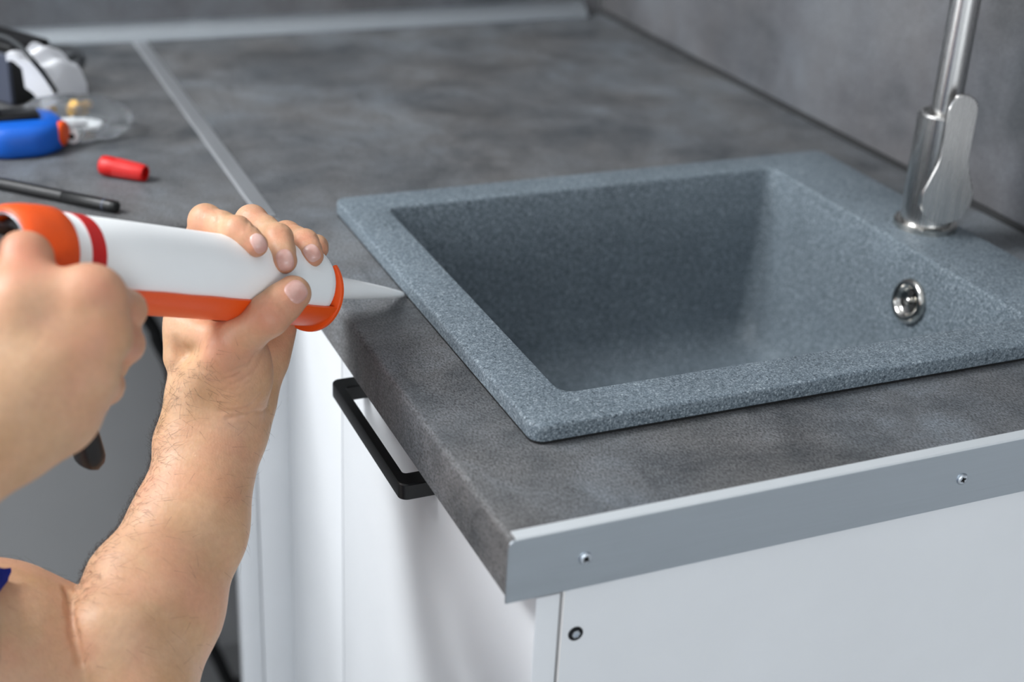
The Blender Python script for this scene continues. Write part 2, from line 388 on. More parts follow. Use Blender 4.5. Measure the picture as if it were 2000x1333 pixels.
for r, z in ((.060, -.1565), (.046, -.1575), (.0445, -.1635), (.046, -.1680), (.10, -.1660)):
    L.append(rrect(dcx - r, dcx + r, dcy - r, dcy + r, r * .999, z))
for e, z, r in ((.022, -.162, .04), (.010, -.148, .03), (-.002, -.08, .025), (-.0055, -.01, .02), (-.006, .0016, .02)):
    L.append(rrect(ix0 + e, ix1 - e, iy0 + e, iy1 - e, r, z))
MB().loft(L, closed=True).obj('bowl', M['sink'], sk, True, .9)
g_ = [rrect(ox0 + .0006, ox1 - .0006, oy0 + .0006, oy1 - .0006, .0085, .0002), rrect(ox0 + .0004, ox1 - .0004, oy0 + .0004, oy1 - .0004, .010, .0016), rrect(ox0 + .012, ox1 - .012, oy0 + .012, oy1 - .012, .008, .0016), rrect(ox0 + .012, ox1 - .012, oy0 + .012, oy1 - .012, .008, .0002)]
tag(MB().loft(g_, closed=True).obj('rim_shadow_line', M['rubber'], sk, True, .6), 'thin black line under the rim, standing in for its shadow')  # added dark strip that draws the shadow line below the rim
dn_ = MB().lathe((dcx, dcy, -.1562), (0, 0, 1), [(-.008, .0442), (-.0006, .0442), (.0004, .0430), (.0004, .040), (-.004, .034), (-.005, 0)], 40).obj('drain', M['chrome'], sk, True, .6)
# overflow rosette on the wall below the tap
ov = np.array([.4558, .2466, -.0264]); oax = np.array([-.985, 0, .17]); oax /= np.linalg.norm(oax)
ring = MB().lathe(ov, oax, [(-.002, .0178), (.0015, .0186), (.0038, .0176), (.0048, .0150), (.0040, .0124), (.0014, .0108), (.0008, .0100), (.0004, 0)], 48).obj('overflow_rosette', M['chrome'], sk, True, .9)
MB().lathe(ov + oax * .0006, oax, [(0, .0030), (.0026, .0030), (.0034, .0022), (.0036, 0)], 20).obj('centre_screw', M['chrome'], ring, True, .7)
u_ = np.cross(oax, (0, 0, 1)); u_ /= np.linalg.norm(u_); w_ = np.cross(u_, oax)
for k in range(3):
    a0 = math.radians(90 + 120 * k)
    P = [ov + oax * .0012 + r * (u_ * math.cos(a0 + d) + w_ * math.sin(a0 + d)) for r, d in ((.0046, -.55), (.0095, -.42), (.0098, 0), (.0095, .42), (.0046, .55))]
    MB().prism(P, oax * .0005).obj('slot', M['gap'], ring, False)

# ---------------------------------------------------------------- tap
fx, fy = .5045, .3015
fa = thing('kitchen_tap', (fx, fy, .0130), 'brushed steel mixer tap with a flat paddle lever standing on the sink rim', 'tap')
MB().lathe((fx, fy, .0130), (0, 0, 1), [(0, .0262), (.0042, .0262), (.0056, .0248), (.0060, .0225)], 48).obj('base_ring', M['chrome'], fa, True, .6)
MB().lathe((fx, fy, .0186), (0, 0, 1), [(0, .0214), (.0905, .0214), (.0922, .0200), (.0922, .0172), (.0890, .0160), (.0890, 0)], 48).obj('body', M['steel'], fa, True, .5)
pts = [(fx, fy, .100), (fx, fy, .20), (fx, fy, .33)] + [(fx - .085 + .085 * math.cos(a), fy - .01 * a, .33 + .085 * math.sin(a)) for a in [math.pi * k / 14 for k in range(1, 15)]] + [(fx - .17, fy - .033, .29)]
MB().tube(pts, .0118, 28).obj('spout', M['steel'], fa, True, .7)
nd = np.array([-.26, -.965, 0]); nd /= np.linalg.norm(nd); sd = np.array([.965, -.26, 0]); zc = .0480
O_ = []
R1, R2, zs, ze = .0222, .0122, .0750, .1215
for k in range(25):
    a = math.radians(152 + (388 - 152) * k / 24); O_.append((R1 * math.cos(a), zc + R1 * math.sin(a)))
O_ += [(R2 * 1.12, zs), (R2, .082), (R2, .10)]
for k in range(13):
    a = math.pi * k / 12; O_.append((R2 * math.cos(a), ze + R2 * math.sin(a)))
O_ += [(-R2, .10), (-R2, .082), (-R2 * 1.12, zs)]
cen = np.array([fx, fy, 0]) + nd * .0262
loops = []
for off, sh in ((0, .0006), (.0006, 0), (.0038, 0), (.0046, .0008)):
    loops.append([cen + nd * off + sd * (u * (1 - sh / .02)) + np.array([0, 0, zc + (z - zc) * (1 - sh / .06)]) for u, z in O_])
MB().loft(loops).obj('lever', M['steel'], fa, True, .5)
MB().lathe(np.array([fx, fy, zc]) + nd * .012, nd, [(0, .0150), (.0146, .0150)], 32).obj('lever_hub', M['steel'], fa, True, .6)

# creases and folds of the front hand: points on the skin, depth, half width
LEFT_CREASES = [
    ([(-0.10687, 0.20503, 0.01352), (-0.10024, 0.20187, 0.01691), (-0.09213, 0.20180, 0.02197), (-0.08765, 0.20082, 0.03084)], 0.0008, 0.0011),
    ([(-0.10589, 0.20214, 0.01939), (-0.10033, 0.20075, 0.02138), (-0.09044, 0.20223, 0.02415), (-0.08692, 0.19931, 0.03298)], 0.0008, 0.0011),
    ([(-0.10475, 0.20546, 0.00826), (-0.09732, 0.20237, 0.01270), (-0.08827, 0.20307, 0.01732), (-0.08382, 0.20575, 0.02264)], 0.0006, 0.0011),
    ([(-0.10800, 0.20821, 0.00433), (-0.10020, 0.20364, 0.00639), (-0.09086, 0.20230, 0.01087), (-0.08385, 0.20473, 0.01584)], 0.0004, 0.001),
    ([(-0.10546, 0.20751, -0.00081), (-0.09758, 0.20333, 0.00122), (-0.08870, 0.20269, 0.00577)], 0.0004, 0.001),
    ([(-0.10863, 0.21065, -0.00691), (-0.10018, 0.20555, -0.00568), (-0.09111, 0.20306, -0.00095)], 0.0003, 0.001),
    ([(-0.11012, 0.21128, -0.01172), (-0.10016, 0.20654, -0.01076), (-0.09088, 0.20455, -0.00717), (-0.08481, 0.20447, -0.00028)], 0.0008, 0.0013),
    ([(-0.10582, 0.20861, -0.01607), (-0.09738, 0.20646, -0.01427), (-0.08654, 0.20784, -0.01377), (-0.07533, 0.22310, -0.02150)], 0.0008, 0.0014),
    ([(-0.11596, 0.22040, 0.03903), (-0.11885, 0.21828, 0.03328), (-0.12222, 0.22886, 0.02159)], 0.0016, 0.006),
    ([(-0.12870, 0.24245, 0.02585), (-0.12708, 0.24089, 0.02066), (-0.12313, 0.23600, 0.01829)], 0.0008, 0.004),
    ([(-0.21786, 0.14708, -0.07928), (-0.21864, 0.12986, -0.08112), (-0.21883, 0.11339, -0.08748), (-0.21796, 0.10212, -0.09844)], 0.0022, 0.0026),
    ([(-0.08899, 0.19766, 0.06679), (-0.08546, 0.18999, 0.06493), (-0.08038, 0.18575, 0.05884)], 0.0004, 0.0011),
    ([(-0.08495, 0.19459, 0.06843), (-0.07949, 0.18861, 0.06514), (-0.07381, 0.18692, 0.05742)], 0.0005, 0.0011),
    ([(-0.07907, 0.19598, 0.07038), (-0.07490, 0.19084, 0.06697), (-0.06994, 0.18912, 0.05931)], 0.0003, 0.001),
    ([(-0.07453, 0.27196, 0.09594), (-0.08423, 0.22556, 0.10908), (-0.08726, 0.21826, 0.10625)], 0.0004, 0.0011),
    ([(-0.07209, 0.26520, 0.09558), (-0.08114, 0.22396, 0.10678), (-0.08388, 0.21633, 0.10496)], 0.0004, 0.0011),
    ([(-0.09943, 0.24696, 0.11032), (-0.09963, 0.23586, 0.10857), (-0.10138, 0.23263, 0.10322)], 0.0004, 0.0013),
    ([(-0.06653, 0.23840, 0.09539), (-0.06310, 0.23569, 0.09528), (-0.05884, 0.23628, 0.09544)], 0.0004, 0.0011),
    ([(-0.06608, 0.24291, 0.09712), (-0.06226, 0.23885, 0.09725), (-0.05588, 0.24122, 0.09660)], 0.0004, 0.0011),
    ([(-0.04256, 0.26024, 0.08083), (-0.03965, 0.25513, 0.08167), (-0.03506, 0.25626, 0.08151)], 0.0004, 0.0011),
    ([(-0.04223, 0.26424, 0.08201), (-0.03906, 0.26030, 0.08222), (-0.03337, 0.26209, 0.08179)], 0.0003, 0.001),
]
# (point in front of the nail, point behind it, point further along the nail, width, length)
NAILS = [
    ((-0.0853, 0.1924, 0.1081), (-0.0787, 0.2199, 0.0966), (-0.0753, 0.2149, 0.0901), .0098, .0132),
    ((-0.0680, 0.2003, 0.0919), (-0.0609, 0.2275, 0.0802), (-0.0601, 0.2236, 0.0736), .0112, .0142),
    ((-0.0449, 0.2231, 0.0856), (-0.0373, 0.2501, 0.0740), (-0.0347, 0.2462, 0.0688), .0104, .0130),
    ((-0.0664, 0.1806, 0.0791), (-0.0592, 0.2074, 0.0667), (-0.0527, 0.2070, 0.0716), .0150, .0155),
]
# ---------------------------------------------------------------- distance-field modelling (bodies)
class Field:
    """A regular grid of signed distances, grown primitive by primitive."""
    def __init__(s, lo, hi, h):
        s.lo = np.array(lo, float); s.h = h
        s.n = np.ceil((np.array(hi) - s.lo) / h).astype(int) + 1
        s.D = np.full(tuple(s.n), 0.03, np.float32)
    def like(s):
        f = Field(s.lo, s.lo, s.h); f.n = s.n.copy(); f.D = np.full(tuple(s.n), 0.03, np.float32); return f
    def sub(s, lo, hi):
        a = np.clip(np.floor((np.array(lo) - s.lo) / s.h).astype(int), 0, s.n)
        b = np.clip(np.ceil((np.array(hi) - s.lo) / s.h).astype(int) + 1, 0, s.n)
        if np.any(b <= a): return None, None
        ax = [(s.lo[i] + s.h * np.arange(a[i], b[i])).astype(np.float32) for i in range(3)]
        return tuple(slice(a[i], b[i]) for i in range(3)), ax
    def at(s, p):
        q = (np.asarray(p, float) - s.lo) / s.h
        i = np.clip(np.floor(q).astype(int), 0, s.n - 2); f = np.clip(q - i, 0, 1)
        r = 0
        for dx in (0, 1):
            for dy in (0, 1):
                for dz in (0, 1):
                    w = (f[..., 0] if dx else 1 - f[..., 0]) * (f[..., 1] if dy else 1 - f[..., 1]) * (f[..., 2] if dz else 1 - f[..., 2])
                    r = r + w * s.D[i[..., 0] + dx, i[..., 1] + dy, i[..., 2] + dz]
        return r
    def grad(s, p):
        p = np.asarray(p, float); e = s.h
        g = np.stack([s.at(p + np.eye(3)[k] * e) - s.at(p - np.eye(3)[k] * e) for k in range(3)], -1)
        return g / (np.linalg.norm(g, axis=-1, keepdims=True) + 1e-9)
    def trace(s, p, d, tmax=.08):
        p = np.array(p, float); d = np.array(d, float); d = d / np.linalg.norm(d, axis=-1, keepdims=True)
        t = np.zeros(p.shape[:-1])
        for _ in range(80):
            v = s.at(p + t[..., None] * d); t = np.minimum(t + v * .8, tmax)
        return p + t[..., None] * d

def smin(a, b, k):
    if k <= 0: return np.minimum(a, b)
    h = np.maximum(k - np.abs(a - b), 0) / k
    return np.minimum(a, b) - h * h * k * .25
def cone(p0, p1, r0, r1=None, flat=1.0, n=None):
    """rounded cone; flat < 1 squeezes it along direction n"""
    p0 = np.array(p0, float); p1 = np.array(p1, float); r1 = r0 if r1 is None else r1
    m = max(r0, r1)
    def f(X, Y, Z):
        a = p1 - p0; L = float(a @ a) + 1e-12
        qx, qy, qz = X - p0[0], Y - p0[1], Z - p0[2]
        t = np.clip((qx * a[0] + qy * a[1] + qz * a[2]) / L, 0, 1)
        qx = qx - t * a[0]; qy = qy - t * a[1]; qz = qz - t * a[2]
        if flat != 1.0:
            nn = np.array(n, float); nn = nn - a * (nn @ a) / L; nn /= np.linalg.norm(nn)
            c = (qx * nn[0] + qy * nn[1] + qz * nn[2]) * (1 / flat - 1)
            qx = qx + c * nn[0]; qy = qy + c * nn[1]; qz = qz + c * nn[2]
        d = np.sqrt(qx * qx + qy * qy + qz * qz) - (r0 + (r1 - r0) * t)
        return d * (flat if flat < 1 else 1)
    return f, np.minimum(p0, p1) - m, np.maximum(p0, p1) + m
def ball(c, r, ax=None):
    c = np.array(c, float); r = np.array([r] * 3 if np.isscalar(r) else r, float)
    A = np.eye(3) if ax is None else np.array(ax, float)
    m = r.max()
    def f(X, Y, Z):
        q = [X - c[0], Y - c[1], Z - c[2]]
        u = [q[0] * A[i][0] + q[1] * A[i][1] + q[2] * A[i][2] for i in range(3)]
        k0 = np.sqrt(sum((u[i] / r[i]) ** 2 for i in range(3)))
        k1 = np.sqrt(sum((u[i] / r[i] ** 2) ** 2 for i in range(3))) + 1e-9
        return k0 * (k0 - 1) / k1
    return f, c - m, c + m
def axes(d, n):
    d = np.array(d, float); d /= np.linalg.norm(d); n = np.array(n, float); n = n - d * (n @ d); n /= np.linalg.norm(n)
    return [d, n, np.cross(d, n)]
def add(F, prim, k=.004, sub=False):
    f, lo, hi = prim
    pad = k + .012
    sl, ax = F.sub(lo - pad, hi + pad)
    if sl is None: return
    d = f(ax[0][:, None, None], ax[1][None, :, None], ax[2][None, None, :])
    F.D[sl] = -smin(-F.D[sl], d, k) if sub else smin(F.D[sl], d, k)
def cut(F, p0, d, lo, hi):
    """keep only what lies behind the plane through p0 facing d, inside the box lo..hi"""
    sl, ax = F.sub(lo, hi); d = np.array(d, float); d /= np.linalg.norm(d)
    F.D[sl] = np.maximum(F.D[sl], (ax[0][:, None, None] - p0[0]) * d[0] + (ax[1][None, :, None] - p0[1]) * d[1] + (ax[2][None, None, :] - p0[2]) * d[2])
def merge(F, G, k):
    F.D = smin(F.D, G.D, k).astype(np.float32)
def chain(F, pts, rad, k=.003, **kw):
    for i in range(len(pts) - 1):
        add(F, cone(pts[i], pts[i + 1], rad[i], rad[i + 1], **kw), k)
def groove(F, pts, depth, w):
    """press a shallow crease along a polyline (negative depth raises a ridge)"""
    pts = np.array(pts, float)
    for i in range(len(pts) - 1):
        f, lo, hi = cone(pts[i], pts[i + 1], 0.0, 0.0)
        sl, ax = F.sub(lo - 3 * w, hi + 3 * w)
        if sl is None: continue
        d = f(ax[0][:, None, None], ax[1][None, :, None], ax[2][None, None, :])
        F.D[sl] += depth * np.exp(-(d / w) ** 2)
def surface(F):
    """surface nets: vertices and quads of the zero level"""
    D = F.D; S = D < 0
    nx, ny, nz = D.shape
    cnt = np.zeros((nx - 1, ny - 1, nz - 1), np.uint8)
    for dx in (0, 1):
        for dy in (0, 1):
            for dz in (0, 1):
                cnt += S[dx:nx - 1 + dx, dy:ny - 1 + dy, dz:nz - 1 + dz]
    cells = np.argwhere((cnt > 0) & (cnt < 8))
    idx = np.full(cnt.shape, -1, np.int32); idx[tuple(cells.T)] = np.arange(len(cells))
    acc = np.zeros((len(cells), 3)); num = np.zeros(len(cells))
    C8 = [(a, b, c) for a in (0, 1) for b in (0, 1) for c in (0, 1)]
    for A in C8:
        for k in range(3):
            if A[k]: continue
            B = list(A); B[k] = 1
            va = D[cells[:, 0] + A[0], cells[:, 1] + A[1], cells[:, 2] + A[2]]
            vb = D[cells[:, 0] + B[0], cells[:, 1] + B[1], cells[:, 2] + B[2]]
            m = (va < 0) != (vb < 0)
            t = np.where(m, va / np.where(m, va - vb, 1), 0)
            p = np.tile(np.array(A, float), (len(cells), 1)); p[:, k] = t
            acc[m] += p[m]; num[m] += 1
    V = F.lo + F.h * (cells + acc / num[:, None])
    Q = []
    for k in range(3):
        a = [slice(1, -1)] * 3; b = [slice(1, -1)] * 3
        a[k] = slice(0, -1); b[k] = slice(1, None)
        s0 = S[tuple(a)]; s1 = S[tuple(b)]
        e = np.argwhere(s0 != s1)
        if not len(e): continue
        fl = s0[tuple(e.T)]
        off = np.ones(3, int); off[k] = 0
        e = e + off
        u, v = (k + 1) % 3, (k + 2) % 3
        def I(du, dv):
            c = e.copy(); c[:, u] += du; c[:, v] += dv
            return idx[c[:, 0], c[:, 1], c[:, 2]]
        q = np.stack([I(-1, -1), I(0, -1), I(0, 0), I(-1, 0)], 1)
        q[~fl] = q[~fl][:, ::-1]
        Q.append(q)
    return V, np.concatenate(Q)

# the sealant gun's axis: nozzle tip, direction, and the frame across it
TIP = np.array([.0503, .3195, .002])
G_AX = np.array([.78563, .48905, -.37897]); G_AX = G_AX / np.linalg.norm(G_AX)
G_F = TIP - .075 * G_AX
G_N = np.array([.579, -.797, .1718]); G_UP = np.array([.21804, .35437, .90933])
G_DN = np.array([-.32173, -.20027, -.92541]); G_M = np.array([.52847, -.84895, 0])

def left_arm():
    F = Field((-.285, .02, -.31), (.006, .335, .128), .0012)
    H = Field((-.165, .185, -.075), (.006, .335, .128), .0012)   # palm and fingers, finer blending
    ix = [(-0.1143, 0.2715, 0.0554), (-0.1039, 0.2551, 0.1000), (-0.0900, 0.2290, 0.1018), (-0.0817, 0.2167, 0.0962)]
    mi = [(-0.0926, 0.2824, 0.0462), (-0.0694, 0.2778, 0.0874), (-0.0612, 0.2428, 0.0881), (-0.0624, 0.2230, 0.0808)]
    ri = [(-0.0696, 0.2937, 0.0367), (-0.0436, 0.2886, 0.0699), (-0.0375, 0.2652, 0.0735), (-0.0382, 0.2459, 0.0722)]
    li = [(-0.0501, 0.3015, 0.0290), (-0.0254, 0.3040, 0.0547), (-0.0227, 0.2905, 0.0593), (-0.0255, 0.2756, 0.0632)]
    th = [(-0.1197, 0.2393, -0.0099), (-0.1036, 0.2162, 0.0271), (-0.0798, 0.1989, 0.0562), (-0.0618, 0.2061, 0.0655)]
    wr = (-0.1063, 0.2370, -0.0326)
    N = G_N
    fing = H.like()
    for pts, rr in ((ix, (.0118, .0098, .0084, .0076)), (mi, (.0120, .0100, .0088, .0080)), (ri, (.0115, .0095, .0084, .0076)), (li, (.0105, .0082, .0072, .0066))):
        f = H.like()
        a, b, c, d = [np.array(p) for p in pts]
        chain(f, [a, b], (rr[0], rr[1] * .96), .003)
        chain(f, [b, b * .5 + c * .5, c], (rr[1], rr[1] * .92, rr[2]), .003)
        chain(f, [c, c * .5 + d * .5, d], (rr[2], rr[2] * .97, rr[3]), .003)
        add(f, ball(b, rr[1] * 1.07), .003)
        add(f, ball(c, rr[2] * 1.04), .003)
        merge(fing, f, .0012)
    # palm: metacarpals fanning out from the carpus
    carp = [(-0.1162, 0.2396, -0.0200), (-0.1077, 0.2437, -0.0235), (-0.0966, 0.2456, -0.0264), (-0.0857, 0.2466, -0.0268)]
    for c0, m0, r in zip(carp, (ix[0], mi[0], ri[0], li[0]), (.0125, .0125, .0125, .0118)):
        add(H, cone(c0, m0, .0150, r), .014)
    # heel of the hand on the little-finger side, in the shade behind the thumb
    add(H, cone((-0.0815, 0.2435, -0.0221), (-0.0576, 0.2717, 0.0123), .0150, .0130), .010)
    add(H, cone((-0.0679, 0.2565, -0.0020), (-0.0524, 0.2872, 0.0162), .0140, .0130), .010)
    merge(H, fing, .007)
    # web between thumb and forefinger
    add(H, cone((-0.1209, 0.2525, 0.0301), (-0.1068, 0.2225, 0.0317), .0110, .0105), .010)
    add(H, cone((-0.1257, 0.2501, 0.0100), (-0.1184, 0.2642, 0.0428), .0105, .0095), .010)
    # thumb
    T = H.like()
    a, b, c, d = [np.array(p) for p in th]
    chain(T, [a, b], (.0170, .0142), .004)
    chain(T, [b, b * .5 + c * .5, c], (.0142, .0124, .0130), .004)
    chain(T, [c, c * .45 + d * .55, d], (.0130, .0120, .0113), .004)
    add(T, ball(b + N * .001, .0145), .004)
    add(T, ball(np.array((-0.0927, 0.2215, 0.0142)), (.029, .0195, .020), axes(np.array((-0.1009, 0.2215, 0.0234)) - np.array((-0.0939, 0.2224, -0.0150)), N)), .008)
    add(T, ball(np.array((-0.0946, 0.2229, -0.0031)), (.022, .0185, .017), axes((0, 0, 1), N)), .010)
    merge(H, T, .006)
    # wrist and forearm
    el = np.array((-0.1986, 0.1142, -0.1519)); wr = np.array(wr)
    ax = el - wr; L = np.linalg.norm(ax)
    nz = np.array([-.36, -.82, .43])                    # towards the viewer
    def A(t, side=0, dep=0):
        sd = np.cross(ax / L, nz); sd /= np.linalg.norm(sd)
        return wr + ax * t + sd * side + nz * dep
    sg = 1 if (np.cross(ax / L, nz) @ np.array([.92, -.39, .05])) > 0 else -1
    S = lambda t, s, d=0: A(t, sg * s, d)               # s > 0: towards the right in view
    def RC(p, q, r0, r1, k): add(F, cone(p, q, r0, r1), k)
    # little-finger side
    RC((-0.0858, 0.2448, -0.0163), (-0.0958, 0.2279, -0.0384), .0150, .0172, .012)
    RC((-0.0958, 0.2279, -0.0384), (-0.1248, 0.1777, -0.0842), .0172, .0162, .014)
    RC((-0.1248, 0.1777, -0.0842), (-0.1539, 0.1466, -0.1126), .0162, .0215, .018)
    RC((-0.1539, 0.1466, -0.1126), (-0.1920, 0.1239, -0.1419), .0215, .0320, .020)
    # thumb side and its muscle
    RC((-0.1141, 0.2419, -0.0140), (-0.1252, 0.2319, -0.0353), .0160, .0178, .012)
    RC((-0.1252, 0.2319, -0.0353), (-0.1496, 0.1915, -0.0702), .0178, .0200, .012)
    RC((-0.1496, 0.1915, -0.0702), (-0.1802, 0.1603, -0.0908), .0198, .0230, .016)
    RC((-0.1802, 0.1603, -0.0908), (-0.1949, 0.1284, -0.1083), .0230, .0310, .016)
    RC((-0.1949, 0.1284, -0.1083), (-0.1893, 0.1071, -0.1298), .0310, .0330, .016)
    # belly of the forearm
    RC((-0.1103, 0.2276, -0.0376), (-0.1316, 0.1903, -0.0732), .0230, .0255, .014)
    RC((-0.1316, 0.1903, -0.0732), (-0.1678, 0.1537, -0.1064), .0255, .0340, .016)
    RC((-0.1678, 0.1537, -0.1064), (-0.1953, 0.1245, -0.1435), .0340, .0420, .016)
    add(F, ball((-0.1331, 0.2269, -0.0399), .0150), .010)
    # upper arm, folded against the forearm
    hem = np.array((-0.2983, 0.1474, -0.0897))
    U = F.like()
    add(U, cone(el + np.array([.006, 0, -.012]), hem, .042, .048), .01)
    add(U, cone((-0.2175, 0.1474, -0.1424), (-0.2586, 0.1503, -0.1122), .0480, .0500), .02)
    F.D = smin(F.D, U.D, .0020).astype(np.float32)
    # hand joined to the forearm
    o = np.round((H.lo - F.lo) / F.h).astype(int)
    HH = F.like()
    e = np.minimum(o + H.n, F.n)
    HH.D[o[0]:e[0], o[1]:e[1], o[2]:e[2]] = H.D[:e[0] - o[0], :e[1] - o[1], :e[2] - o[2]]
    F.D = smin(F.D, HH.D, .016).astype(np.float32)
    # tendons and creases
    for pts, dep, w in LEFT_CREASES: groove(F, pts, dep, w)
    return F
def right_arm():
    F = Field((-.47, -.17, -.07), (-.12, .21, .19), .0022)
    ix = [(-0.1928, 0.0991, 0.1278), (-0.1746, 0.1255, 0.1057), (-0.1770, 0.1547, 0.0806), (-0.1819, 0.1647, 0.0723)]
    mi = [(-0.1933, 0.0873, 0.1120), (-0.1778, 0.1203, 0.0885), (-0.1821, 0.1480, 0.0636), (-0.1881, 0.1594, 0.0570)]
    ri = [(-0.2019, 0.0807, 0.0922), (-0.1901, 0.1168, 0.0670), (-0.1927, 0.1469, 0.0433), (-0.1968, 0.1576, 0.0392)]
    li = [(-0.2145, 0.0818, 0.0720), (-0.2053, 0.1176, 0.0485), (-0.2065, 0.1443, 0.0288), (-0.2083, 0.1525, 0.0267)]
    fing = F.like()
    for pts, rr in ((ix, (.0125, .0105, .009, .008)), (mi, (.0125, .0105, .009, .008)), (ri, (.012, .0100, .0085, .0076)), (li, (.011, .0085, .0075, .0068))):
        f = F.like()
        chain(f, pts, rr, .004)
        merge(fing, f, .002)
    wr = np.array((-0.2575, 0.0697, 0.0744))
    for c0, m0 in zip([(-0.2446, 0.0839, 0.0892), (-0.2427, 0.0777, 0.0862), (-0.2409, 0.0734, 0.0796), (-0.2398, 0.0731, 0.0708)], (ix[0], mi[0], ri[0], li[0])):
        add(F, cone(c0, m0, .0175, .0135), .016)
    add(F, cone((-0.2264, 0.1046, 0.0979), (-0.2168, 0.0918, 0.0820), .024, .020), .016)
    add(F, cone((-0.2367, 0.0892, 0.0601), (-0.2187, 0.0929, 0.0594), .018, .014), .016)
    merge(F, fing, .010)
    chain(F, [(-0.2459, 0.0966, 0.0960), (-0.2300, 0.1044, 0.1243), (-0.2226, 0.1289, 0.1399), (-0.2155, 0.1609, 0.1283)], (.019, .0155, .0118, .0098), .012)
    add(F, cone((-0.2239, 0.1048, 0.1233), (-0.2044, 0.1006, 0.1253), .0160, .0140), .016)
    el = np.array([-.435, -.085, .015])
    n = np.array([-.36, -.82, .43])
    add(F, cone(wr + (wr - el) * .12, wr * .6 + el * .4, .0290, .034, .85, n), .02)
    add(F, cone(wr * .75 + el * .25, el, .033, .043), .02)
    return F
# ---------------------------------------------------------------- sealant gun and its cartridge
def gp(s, deg, rho):
    a = math.radians(deg); return G_F + s * G_AX + rho * (math.cos(a) * G_N + math.sin(a) * G_UP)
def gd(s, d, m=0.0): return G_F + s * G_AX + d * G_DN + m * G_M
gun = thing('sealant_gun', tuple(gd(-.25, .0)), 'orange half-barrel sealant gun with a black trigger, held in both hands beside the sink', 'sealant gun')
sec = []
for k in range(37):
    th = -29.5 - 143 * k / 36; sec.append(th)
def cradle(s):
    w = .0004 * math.sin(s * 160)
    o = [gp(s, t + (w * 900 if i == 0 else 0), .0277) for i, t in enumerate(sec)] + [gp(s, t + (w * 900 if i == 0 else 0), .0257) for i, t in list(enumerate(sec))[::-1]]
    return o
MB().loft([cradle(s) for s in np.linspace(-.2600, -.0300, 30)]).obj('cradle', M['orange'], gun, True, .7)
# front plate: a disc set a little low, open at the top for the nozzle
fc = .0045
def fplate(s, R, ri):
    o = []
    for k in range(49):
        a = math.radians(-100.7 + 146 - 292 * k / 48); o.append(G_F + s * G_AX + fc * G_DN + R * (math.cos(a) * G_N + math.sin(a) * G_UP))
    for k in range(49):
        a = math.radians(-100.7 - 146 + 292 * k / 48); o.append(G_F + s * G_AX + ri * (math.cos(a) * G_N + math.sin(a) * G_UP))
    return o
MB().loft([fplate(-.0322, .0258, .0098), fplate(-.0312, .0270, .0095), fplate(-.0290, .0271, .0095), fplate(-.0276, .0255, .0098)]).obj('front_plate', M['orange'], gun, True, .7)
col = MB().lathe(G_F, G_AX, [(-.2570, .0258), (-.2566, .0268), (-.2580, .0275), (-.2660, .0276), (-.2760, .0270), (-.2830, .0258), (-.2868, .0238), (-.2878, .0222), (-.2868, .0210), (-.2820, .0205), (-.2640, .0204), (-.2600, .0240), (-.2575, .0250)], 64, ring=True)
col.obj('rear_collar', M['orange'], gun, True, .8)
MB().lathe(G_F, G_AX, [(-.2845, .0206), (-.2872, .0212), (-.2878, .0206), (-.2872, .0199), (-.2845, .0199)], 48, ring=True).obj('rim_ring', M['screw'], gun, True, .8)
MB().lathe(G_F, G_AX, [(-.2640, .0198), (-.2750, .0198), (-.2790, .0185), (-.2800, .0130), (-.2830, .0110), (-.2840, .0060), (-.2840, 0)], 40).obj('end_cap', M['black_plastic'], gun, True, .6)
MB().tube([gd(-.283, 0), gd(-.34, 0), gd(-.40, 0)], .0040, 12).obj('plunger_rod', M['steel'], gun, True, .6)
def bar(pts, th, wd, name, m):
    """curved bar in the gun's upright plane: pts (s, d), thickness across, width along G_M"""
    P = spline([(s, d, 0) for s, d in pts], 8); loops = []; n = len(P)
    for i, p in enumerate(P):
        t = P[min(i + 1, n - 1)] - P[max(i - 1, 0)]; t /= np.linalg.norm(t); q = np.array([-t[1], t[0], 0])
        e = min(i, n - 1 - i); f = math.sqrt(max(0.02, 1 - (1 - min(1, e / 2.5)) ** 2)); hw = wd / 2; ht = th / 2 * f
        o = []
        for k in range(16):
            a = 2 * math.pi * k / 16; ca, sa = math.cos(a), math.sin(a)
            x = math.copysign(abs(ca) ** .6, ca) * ht; y = math.copysign(abs(sa) ** .6, sa) * hw * (.5 + .5 * f)
            r = p + q * x; o.append(gd(r[0], r[1], y))
        loops.append(o)
    return MB().loft(loops).obj(name, m, gun, True, .9)
bar([(-.262, .020), (-.272, .040), (-.285, .070), (-.298, .105), (-.304, .128)], .030, .026, 'grip', M['black_plastic'])
bar([(-.250, .0285), (-.240, .045), (-.222, .070), (-.204, .096), (-.187, .1215)], .0150, .0175, 'trigger', M['black_plastic'])
bar([(-.288, .004), (-.268, .026), (-.246, .033)], .012, .020, 'trigger_housing', M['black_plastic'])
bar([(-.280, -.010), (-.292, -.013), (-.306, -.011), (-.318, -.004)], .006, .014, 'release_lever', M['black_plastic'])

